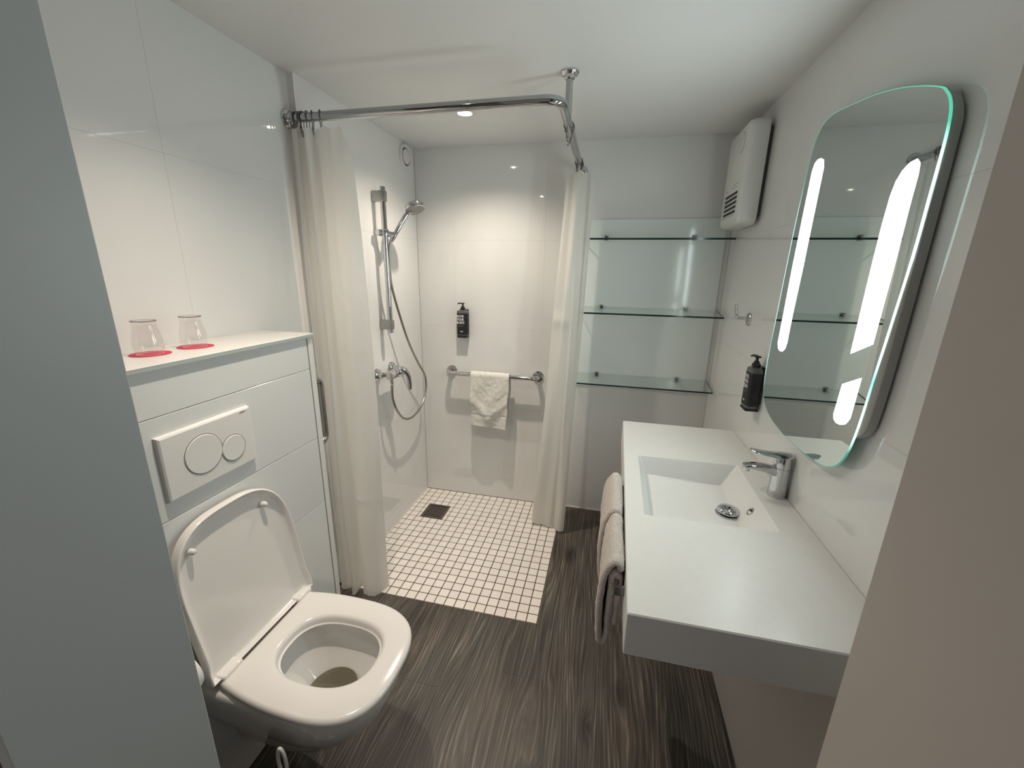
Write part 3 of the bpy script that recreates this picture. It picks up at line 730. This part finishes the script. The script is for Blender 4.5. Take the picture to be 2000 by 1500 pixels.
# ------------------------------------------------------------ grab bar on back wall + hand towel
gb = thing('grab_bar', (.515, YB, .9), 'horizontal chrome grab bar on the back wall of the shower', 'grab bar')
GY = YB - .080; GZ = .897
b = BM(); tube(b, fillet([(.228, YB - .004, GZ), (.228, GY, GZ), (.808, GY, GZ), (.808, YB - .004, GZ)], .045, 10), .0150, 20); link_mesh('bar', b, M_chrome, gb, 60)
for x in (.228, .808):
    b = BM(); lathe(b, [(.036, 0), (.036, .006), (.033, .010), (.019, .013), (.0175, .018)], 32, (x, YB, GZ), (0, -1, 0)); link_mesh('flange', b, M_chrome, gb, 35)
def towel_drape():
    bm = BM(); NS, NT = 60, 110
    r = .0190; prof = []
    zf, zbk = .560, .600
    Lf = GZ - zf; Lb = GZ - zbk; arc = PI * r; tot = Lf + arc + Lb
    def P(t):
        d = t * tot
        if d < Lf: return (GY - r - .004 * math.sin(d * 12), zf + d, 0)
        if d < Lf + arc:
            a = PI - (d - Lf) / r; return (GY + r * math.cos(a), GZ + r * math.sin(a), 1)
        return (GY + r, GZ - (d - Lf - arc), 2)
    import mathutils.noise as mn
    def V(s, t):
        y, z, k = P(t); w0 = .392; w1 = .643
        if k == 0:
            f = (GZ - z) / Lf; w0 -= .002 * f; w1 -= .016 * f
            z -= (.030 * (s - .3) * f if s > .3 else 0) * .6
            sw = (.010 * math.exp(-((f - .45 - .35 * (1 - abs(2 * s - 1))) / .10) ** 2) + .006 * math.sin(9 * s + 5 * f)) * min(1, f * 3)
            y -= sw + .003
        x = w0 + (w1 - w0) * s + .002 * math.sin(z * 40)
        nz = mn.noise((x * 45, z * 45, k)) * .0028 + mn.noise((x * 110, z * 110, 3 + k)) * .0016
        if k == 0:
            f = (GZ - z) / Lf; nz += -.004 * math.exp(-((f - .76) / .012) ** 2); y -= nz
        elif k == 1: z += nz
        return (x, y, z)
    g = [[bm.verts.new(V(i / NS, j / NT)) for i in range(NS + 1)] for j in range(NT + 1)]
    for j in range(NT):
        for i in range(NS): bm.faces.new((g[j][i], g[j + 1][i], g[j + 1][i + 1], g[j][i + 1]))
    me = bpy.data.meshes.new('hand_towel'); bm.to_mesh(me); bm.free(); me.materials.append(M_towel)
    for p in me.polygons: p.use_smooth = True
    o = bpy.data.objects.new('hand_towel', me); COL.objects.link(o)
    sm = o.modifiers.new('thick', 'SOLIDIFY'); sm.thickness = .006; sm.offset = -1
    return tag(o, 'white terry hand towel draped over the shower grab bar', 'towel')
towel_drape()

# ------------------------------------------------------------ pump bottles
def bottle(loc, rz, label):
    root = thing('pump_bottle', (0, 0, 0), label, 'bottle', 'wall-mounted pump bottles')
    def rr(w, d, z, rad, n=6, yc=-.030):
        pts = []
        for sx_, sy_, a0 in ((1, -1, -90), (1, 1, 0), (-1, 1, 90), (-1, -1, 180)):
            for k in range(n + 1):
                a = math.radians(a0 + 90 * k / n); pts.append((sx_ * (w / 2 - rad) + rad * math.cos(a), yc + sy_ * (d / 2 - rad) + rad * math.sin(a), z))
        return pts
    b = BM(); loft(b, [rr(.066, .040, 0, .012), rr(.072, .045, .004, .013), rr(.072, .045, .150, .013), rr(.068, .041, .158, .013), rr(.040, .030, .163, .012)]); link_mesh('body', b, M_smoke, root, 40)
    b = BM(); loft(b, [rr(.0732, .0462, .012, .0136), rr(.0732, .0462, .143, .0136)], False, False); link_mesh('label_wrap', b, M_labelk, root, 40)
    b = BM(); lathe(b, [(.015, .160), (.0155, .164), (.0155, .176), (.011, .179), (.010, .186), (.0055, .188), (.0055, .202)], 24, (0, -.030, 0))
    box(b, -.010, .010, -.040, -.018, .200, .207, .003, 2); tube(b, [(-.004, -.030, .2045), (-.020, -.038, .2055), (-.030, -.043, .201)], [.0055, .0045, .0035], 10); link_mesh('pump', b, M_black, root, 45)
    b = BM(); box(b, -.030, .030, -.008, 0, .02, .166, .003, 2); box(b, -.034, .034, -.054, -.004, -.010, -.0008, .004, 2); link_mesh('wall_holder', b, M_black, root, 40)
    R4 = Matrix(((1, 0, 0, 0), (0, 0, -1, 0), (0, 1, 0, 0), (0, 0, 0, 1)))
    for k, s in enumerate(('ROCK', 'YOUR', 'BODY!')):
        text_obj('lettering', s, .0205, M_white_ink, root, Matrix.Translation((-.0315, -.0534, .1185 - .0200 * k)) @ R4, offset=.0005, sx=.80)
    b = BM(); box(b, -.032, .010, -.0535, -.0530, .066, .0672); box(b, -.032, .010, -.0535, -.0530, .0632, .0642); link_mesh('printed_line', b, M_grey_ink, root)
    b = BM(); lathe(b, [(.0028, 0), (.0028, .0006)], 16, (-.008, -.0530, .030), (0, -1, 0)); lathe(b, [(.0038, 0), (.0038, .0006)], 16, (.002, -.0530, .030), (0, -1, 0)); link_mesh('printed_emblem', b, M_white_ink, root)
    root.location = loc; root.rotation_euler = (0, 0, rz)
    return root
bottle((.320, YB, 1.136), 0, 'black pump soap bottle on the back wall above the shower grab bar')
bottle((XR, .235, 1.030), -PI / 2, 'black pump soap bottle on the right wall beside the lit mirror')

# ------------------------------------------------------------ floor drain
fd = thing('floor_drain', ((DX0 + DX1) / 2, (DY0 + DY1) / 2, 0), 'square dark metal floor drain with slots in the white mosaic', 'drain')
b = BM(); box(b, DX0, DX1, DY0, DY1, -.009, -.006); link_mesh('sump', b, M_gap, fd)
b = BM(); fw = .016
box(b, DX0, DX1, DY0, DY0 + fw, -.006, .0012); box(b, DX0, DX1, DY1 - fw, DY1, -.006, .0012); box(b, DX0, DX0 + fw, DY0 + fw, DY1 - fw, -.006, .0012); box(b, DX1 - fw, DX1, DY0 + fw, DY1 - fw, -.006, .0012)
link_mesh('frame', b, M_drain, fd)
n = 8; span = DY1 - DY0 - 2 * fw
for k in range(1, n):
    y = DY0 + fw + span * k / n
    b = BM(); box(b, DX0 + fw, DX1 - fw, y - .0042, y + .0042, -.006, .0010, .0008); link_mesh('slat', b, M_drain, fd)

# ------------------------------------------------------------ shelf panel, glass shelves
b = BM(); box(b, .995, 1.789, YB - .007, YB, .862, 1.826, .0012)
for f in b.faces: f.material_index = 0 if f.normal.y < -.5 else 1
pn = link_mesh('shelf_backboard', b, [mat('backboard', (.76, .82, .815), .10), mat('backboard_edge', (.16, .20, .19), .3)])
tag(pn, 'pale blue-white glass backboard on the back wall behind the three shelves', 'panel')
for nm, zb_, zf_ in (('topmost', 1.732, 1.7155), ('middle', 1.350, 1.3265), ('lowest', .947, .9205)):
    ln = {'topmost': 'glass shelf on the back wall, topmost of three, seen edge-on', 'middle': 'glass shelf on the back wall, middle of three', 'lowest': 'glass shelf on the back wall, lowest of three'}[nm]
    ybk, yfr = YB - .009, .835
    t = thing('glass_shelf', (1.40, ybk, zb_), ln, 'shelf', 'glass shelves on the back wall')
    th = .009; q = [(ybk, zb_), (yfr, zf_)]
    b = BM(); vs_ = []
    for x in (1.025, 1.797): vs_.append([b.verts.new((x, ybk, zb_)), b.verts.new((x, yfr, zf_)), b.verts.new((x, yfr, zf_ - th)), b.verts.new((x, ybk, zb_ - th))])
    A, Bv = vs_
    for i, (k, l, mi) in enumerate(((0, 1, 0), (1, 2, 1), (2, 3, 0), (3, 0, 0))):
        f = b.faces.new((A[k], A[l], Bv[l], Bv[k])); f.material_index = mi
    for w in (A, Bv): b.faces.new(w).material_index = 1
    link_mesh('pane', b, [M_shelfglass, M_shelfedge], t)
    for x in (1.171, 1.632):
        b = BM(); box(b, x - .011, x + .011, ybk - .022, ybk + .001, zb_ - .018, zb_ - th - .0012, .003, 2); box(b, x - .011, x + .011, ybk - .020, ybk + .001, zb_ + .0004, zb_ + .009, .003, 2); box(b, x - .008, x + .008, ybk - .002, ybk + .0015, zb_ - .016, zb_ + .006)
        link_mesh('clip', b, M_satin, t, 40)

# ------------------------------------------------------------ heater
ht = thing('wall_heater', (XR, .72, 1.77), 'white fan heater high on the right wall in the back corner', 'heater')
def hring(x, y0, y1, z0, z1, r, n=6):
    pts = []
    for sy, sz, a0 in ((1, 1, 0), (-1, 1, 90), (-1, -1, 180), (1, -1, 270)):
        for k in range(n + 1):
            a = math.radians(a0 + 90 * k / n); yc = (y1 - r) if sy > 0 else (y0 + r); zc = (z1 - r) if sz > 0 else (z0 + r)
            pts.append((x, yc + r * math.cos(a), zc + r * math.sin(a)))
    return pts
b = BM(); loft(b, [hring(1.800, .578, .880, 1.757, 2.160, .030), hring(1.797, .573, .885, 1.752, 2.165, .030), hring(1.745, .569, .886, 1.754, 2.163, .030), hring(1.728, .573, .881, 1.760, 2.158, .028), hring(1.722, .581, .873, 1.768, 2.150, .024)])
link_mesh('casing', b, M_heater, ht, 40)
b = BM(); loft(b, [hring(XR, .592, .868, 1.785, 2.140, .03), hring(1.800, .592, .868, 1.775, 2.150, .03)]); link_mesh('back_plate', b, M_heatback, ht, 40)
for k in range(5):
    z = 1.812 + .0195 * k
    b = BM(); box(b, 1.7208, 1.7225, .628, .822, z - .0058, z + .0058); link_mesh('air_slot', b, M_gap, ht)
for y0, y1, z in ((.628, .830, 1.7975), (.640, .720, 1.930), (.655, .735, 1.918)):
    b = BM(); box(b, 1.7212, 1.7222, y0, y1, z - .0008, z + .0008); link_mesh('fine_line', b, M_softgap, ht)
b = BM(); lathe(b, [(.003, 0), (.003, .002)], 12, (1.7225, .812, 1.918), (-1, 0, 0)); link_mesh('pilot_lamp', b, M_gap, ht)
b = BM(); lathe(b, [(.041, .0), (.041, .0006), (.0395, .0006)], 40, (1.7222, .668, 2.092), (-1, 0, 0), cap=False); link_mesh('dial_gap', b, M_softgap, ht)
b = BM(); lathe(b, [(.039, 0), (.039, .0012), (.037, .0022), (0, .0024)], 40, (1.7223, .668, 2.092), (-1, 0, 0)); link_mesh('dial', b, M_heater, ht, 40)

# ------------------------------------------------------------ robe hook
hk = thing('robe_hook', (XR, .50, 1.37), 'chrome robe hook on the right wall between shelves and mirror', 'hook')
b = BM(); lathe(b, [(.028, 0), (.028, .006), (.026, .008), (0, .0085)], 32, (XR, .50, 1.352), (-1, 0, 0)); link_mesh('rosette', b, M_chrome, hk, 35)
b = BM(); tube(b, fillet([(XR - .006, .50, 1.356), (XR - .054, .50, 1.356), (XR - .062, .50, 1.414)], .024, 10), .0072, 14); link_mesh('prong', b, M_chrome, hk, 60)

# ------------------------------------------------------------ mirror
MX = 1.785
out = [(-.105, 1.970), (-.04, 1.978), (.013, 1.978), (.055, 1.960), (.083, 1.918), (.097, 1.839), (.106, 1.761), (.112, 1.698), (.120, 1.557), (.127, 1.392), (.133, 1.264), (.132, 1.19), (.122, 1.134), (.094, 1.095), (.035, 1.066), (-.05, 1.050), (-.145, 1.044), (-.264, 1.047), (-.335, 1.054), (-.378, 1.065), (-.412, 1.085), (-.438, 1.121), (-.452, 1.169), (-.461, 1.23), (-.468, 1.318), (-.476, 1.400), (-.483, 1.48), (-.491, 1.58), (-.4935, 1.687), (-.495, 1.748), (-.495, 1.792), (-.491, 1.827), (-.481, 1.852), (-.466, 1.870), (-.445, 1.885), (-.382, 1.910), (-.302, 1.935), (-.211, 1.955)]
mo = [(p.x, p.y) for p in catmull([(y, z, 0) for y, z in out], 5, True)]
mr = thing('mirror', (XR, -.19, 1.05), 'tall rounded wall mirror with two lit vertical strips above the washbasin', 'mirror')
b = BM(); f = b.faces.new([b.verts.new((MX, y, z)) for y, z in mo]); link_mesh('silvered_face', b, M_mirror, mr)
def inset(poly, d):
    n_ = len(poly); res = []
    cy_ = sum(p[0] for p in poly) / n_; cz_ = sum(p[1] for p in poly) / n_
    for i in range(n_):
        a = Vector(poly[i - 1]); c = Vector(poly[(i + 1) % n_]); t_ = (c - a).normalized(); nrm = Vector((-t_.y, t_.x)); p = Vector(poly[i])
        if nrm.dot(Vector((cy_, cz_)) - p) < 0: nrm = -nrm
        res.append(tuple(p + nrm * d))
    return res
b = BM(); mi_ = inset(mo, .0016)
loft(b, [[(MX + .0001, y, z) for y, z in mi_], [(MX - .0003, y, z) for y, z in mi_], [(MX, y, z) for y, z in mo], [(MX + .0042, y, z) for y, z in mo]], False, False)
link_mesh('glass_edge', b, M_litedge, mr, 50)
case = [(.052, 1.84), (.040, 1.92), (.0, 1.955), (-.10, 1.950), (-.28, 1.922), (-.44, 1.882), (-.471, 1.858), (-.487, 1.828), (-.492, 1.790), (-.493, 1.60), (-.490, 1.36), (-.483, 1.235), (-.472, 1.196), (-.445, 1.174), (-.405, 1.165), (-.2, 1.165), (.03, 1.168), (.055, 1.19), (.066, 1.24), (.066, 1.45)]
cp = [(p.x, p.y) for p in catmull([(y, z, 0) for y, z in case], 5, True)]
b = BM(); loft(b, [[(MX + .0036, y, z) for y, z in inset(cp, .003)], [(MX + .0065, y, z) for y, z in cp], [(1.809, y, z) for y, z in cp], [(1.810, y, z) for y, z in inset(cp, .002)]]); link_mesh('rear_case', b, M_case, mr, 45)
b = BM(); box(b, 1.8095, XR, -.40, -.02, 1.30, 1.75); link_mesh('wall_bracket', b, M_gap, mr)
def strip(poly):
    b = BM(); prism(b, [(MX - .0008, y, z) for y, z in poly], (.0006, 0, 0)); return link_mesh('light_strip', b, M_strip, mr)
def stad(y0, y1, z0, z1, n=14, top=True, bot=True, slope=0):
    r = (y1 - y0) / 2; c = (y0 + y1) / 2; p = []
    if top: p += [(c + r * math.cos(a), z1 - r * .85 + r * .85 * math.sin(a)) for a in [PI * k / n for k in range(n + 1)]]
    else: p += [(y1, z1), (y0, z1 + slope)]
    if bot: p += [(c + r * math.cos(a), z0 + r * .85 + r * .85 * math.sin(a)) for a in [PI + PI * k / n for k in range(n + 1)]]
    else: p += [(y0, z0 + slope), (y1, z0)]
    return p
strip([(.030, 1.873), (.012, 1.872), (-.006, 1.864), (-.016, 1.842), (-.012, 1.71), (-.008, 1.555), (.000, 1.42), (.001, 1.325), (.008, 1.304), (.024, 1.293), (.043, 1.292), (.060, 1.298), (.070, 1.316), (.068, 1.46), (.068, 1.556), (.062, 1.716), (.056, 1.846), (.047, 1.867)])
strip([(-.364, 1.358), (-.365, 1.549), (-.367, 1.647), (-.372, 1.706), (-.380, 1.734), (-.394, 1.752), (-.412, 1.763), (-.432, 1.765), (-.443, 1.755), (-.446, 1.735), (-.444, 1.679), (-.443, 1.559), (-.437, 1.392)])
strip([(-.360, 1.280), (-.353, 1.200), (-.359, 1.188), (-.372, 1.183), (-.391, 1.185), (-.409, 1.193), (-.422, 1.212), (-.424, 1.25), (-.427, 1.312)])

# ------------------------------------------------------------ washbasin
ZC = .845; ZU = .737
wbn = thing('washbasin', (1.56, -.15, ZU), 'white rectangular washbasin counter with sunken basin under the mirror', 'washbasin')
cnr = [(1.2935, -.752), (XR, -.752), (XR, .460), (1.320, .460)]
bo = [(1.366, .066), (1.728, .072), (1.722, -.356), (1.358, -.360)]
bf = [(1.398, .045), (1.672, .050), (1.660, -.338), (1.388, -.342)]
def rrect(q, r, z, n=5):
    out = []; k_ = len(q)
    for i in range(k_):
        p = Vector(q[i]); a = (Vector(q[i - 1]) - p).normalized(); c = (Vector(q[(i + 1) % k_]) - p).normalized()
        p0 = p + a * r; p1 = p + c * r
        for k in range(n + 1):
            s = k / n; w = (1 - s) ** 2 * p0 + 2 * s * (1 - s) * p + s * s * p1; out.append((w.x, w.y, z))
    return out
def shrink(q, d):
    c = (sum(p[0] for p in q) / 4, sum(p[1] for p in q) / 4)
    return [(p[0] + math.copysign(d, c[0] - p[0]), p[1] + math.copysign(d, c[1] - p[1])) for p in q]
cnr_o = [cnr[3], cnr[2], cnr[1], cnr[0]]
b = BM()
bf2 = [(x, y) for x, y in bf]
def slope_z(ring_, zl, zr):  # basin floor falls towards the wall side
    return [(x, y, zl + (zr - zl) * (x - 1.39) / .28) for x, y, z in ring_]
rings = [rrect(shrink(cnr_o, .03), .004, ZU + .03), rrect(shrink(cnr_o, .028), .004, ZU), rrect(shrink(cnr_o, .0015), .004, ZU), rrect(cnr_o, .004, ZU + .0015), rrect(cnr_o, .004, ZC - .003), rrect(shrink(cnr_o, .0025), .004, ZC),
         rrect(bo, .008, ZC), rrect(shrink(bo, .002), .010, ZC - .003), slope_z(rrect(bf2, .012, .78), .782, .764), slope_z(rrect(shrink(bf2, .012), .016, .77), .778, .758)]
loft(b, rings)
link_mesh('counter', b, M_counter, wbn, 30)
# drain cap and overflow
zc = .768
b = BM(); lathe(b, [(.037, -.004), (.039, .002), (.036, .004), (.030, .004)], 36, (1.648, -.155, zc - .001)); link_mesh('drain_ring', b, M_chrome, wbn, 40)
b = BM(); lathe(b, [(.027, 0), (.0345, .006), (.035, .010), (.030, .017), (.014, .0215), (0, .0225)], 36, (1.648, -.155, zc + .003)); link_mesh('drain_cap', b, M_chrome, wbn, 40)
oa = Vector((-.82, 0, .57)).normalized(); oc = Vector((1.6985, -.198, .8095))
b = BM(); lathe(b, [(.0145, -.004), (.0145, .002), (.012, .0035), (.009, .002)], 28, oc, oa, cap=False); link_mesh('overflow_ring', b, M_chrome, wbn, 40)
b = BM(); lathe(b, [(.0095, -.001), (.0095, .0012)], 24, oc, oa); link_mesh('overflow_hole', b, M_gap, wbn)

# ------------------------------------------------------------ tap
fx, fy = 1.7865, -.136
fa = thing('basin_tap', (fx, fy, ZC), 'chrome single-lever basin tap behind the sunken basin', 'tap')
b = BM(); lathe(b, [(.0265, 0), (.0272, .002), (.0262, .03), (.0255, .07), (.0258, .095), (.0258, .100)], 36, (fx, fy, ZC)); link_mesh('body', b, M_chrome, fa, 50)
b = BM(); sp = catmull([(fx - .005, fy, ZC + .080), (fx - .040, fy, ZC + .092), (fx - .080, fy, ZC + .096), (fx - .108, fy, ZC + .094)], 6)
rings = []
for k, p in enumerate(sp):
    u = k / (len(sp) - 1); w = lerp(.020, .0165, u); h_ = lerp(.018, .0075, u)
    rings.append([(p.x, p.y + w * math.copysign(abs(math.cos(a)) ** .8, math.cos(a)), p.z + h_ * math.copysign(abs(math.sin(a)) ** .8, math.sin(a))) for a in [2 * PI * q / 24 for q in range(24)]])
rings.append([(rings[-1][0][0] - .006, lerp(sp[-1].y, q[1], .6), lerp(sp[-1].z, q[2], .6)) for q in rings[-1]])
loft(b, rings); lathe(b, [(.011, 0), (.0115, .014), (.010, .016)], 20, (fx - .100, fy, ZC + .094), (-.15, 0, -1)); link_mesh('spout', b, M_chrome, fa, 50)
b = BM(); lathe(b, [(.0245, .100), (.0245, .1015), (.0258, .103), (.0250, .128), (.023, .138), (.012, .143), (0, .144)], 36, (fx, fy, ZC)); link_mesh('cartridge_cap', b, M_chrome, fa, 40)
b = BM(); rings = []
for k in range(11):
    u = k / 10; x = fx + .020 - .122 * u; z = ZC + .142 + .010 * u - .004 * math.sin(PI * u); w = .0285 * (1 - .30 * u) * math.sqrt(max(.02, 1 - (max(0, (u - .85)) / .16) ** 2)) * (1 if k else .7)
    th = lerp(.008, .0030, u)
    rings.append([(x, fy + w * math.cos(a), z + th * math.sin(a)) for a in [2 * PI * q / 20 for q in range(20)]])
loft(b, rings); link_mesh('lever', b, M_chrome, fa, 50)

# ------------------------------------------------------------ towel rail under the counter edge, folded towels
rl = thing('towel_rail', (1.285, -.2, .80), 'flat metal towel rail along the front edge of the washbasin', 'towel rail')
b = BM(); tube(b, [(1.279, -.632, .800), (1.2895, -.118, .800)], .0052, 12); link_mesh('bar', b, M_satin, rl, 60)
for y, xe, xr_ in ((-.628, 1.2962, 1.279), (-.122, 1.3075, 1.2895)):
    b = BM(); box(b, xr_ - .006, xe - .0006, y - .003, y + .003, .778, .8055, .001); link_mesh('bracket', b, M_satin, rl)
def folded_towel(y0, y1, dx, zbot, grow, label, ph, far_in=0):
    import mathutils.noise as mn
    # ribbon: inner tail, over the bar, down the front, turned up at the bottom, outer layer over the top again
    g = grow
    rib = [(1.2905, zbot + .07), (1.2900, .775), (1.2870, .8035), (1.2800, .8125), (1.2740, .803), (1.2730, .77), (1.2725, .68), (1.2728, zbot + .035), (1.2695, zbot + .012), (1.2620, zbot + .004), (1.2550 - g * .5, zbot + .018), (1.2510 - g, zbot + .10), (1.2515 - g, .74), (1.2550 - g * .7, .795), (1.2640 - g * .2, .826 + g * .5), (1.2770, .8385 + g), (1.2880, .834 + g * .6), (1.2915, .824)]
    path = catmull([(x, z, 0) for x, z in rib], 7); th0 = .0092
    n_ = len(path); nrm = []
    for i, p in enumerate(path):
        t_ = (path[min(i + 1, n_ - 1)] - path[max(i - 1, 0)]).normalized(); nrm.append(Vector((-t_.y, t_.x, 0)))
    bm = BM(); K = 44; rings = []
    us = [0, .004, .012, .028, .05, .08] + [.08 + .84 * k / K for k in range(1, K)] + [.92, .95, .972, .988, .996, 1]
    for u in us:
        e = min(u, 1 - u) * abs(y1 - y0); y = lerp(y0, y1, u); ring_ = []
        th = th0 * math.sqrt(max(.02, 1 - (1 - min(1, e / .012)) ** 2))
        prof = [p + n2 * th for p, n2 in zip(path, nrm)] + [p - n2 * th * .95 for p, n2 in zip(path, nrm)][::-1]
        for q in prof:
            skew = (y + .3) * .0205 + dx + far_in * u * max(0, (1.275 - q.x) / .025)
            nz = mn.noise((q.x * 60 + ph, y * 40, q.y * 60)) * .0024 + mn.noise((q.x * 160, y * 130, q.y * 160)) * .0012
            ring_.append((q.x + nz + skew + .0015 * math.sin(y * 22 + q.y * 9), y, q.y + nz * .5 + .003 * math.sin(y * 18 + ph)))
        rings.append(ring_)
    loft(bm, rings)
    o = link_mesh('folded_towel', bm, M_towel2, None, 75)
    return tag(o, label, 'towel', 'folded towels on the washbasin rail')
folded_towel(-.605, -.372, 0, .592, .003, 'beige folded towel over the basin rail, nearer the door', .3, .006)
folded_towel(-.366, -.120, -.002, .585, .006, 'beige folded towel over the basin rail, nearer the back wall', 4.1)
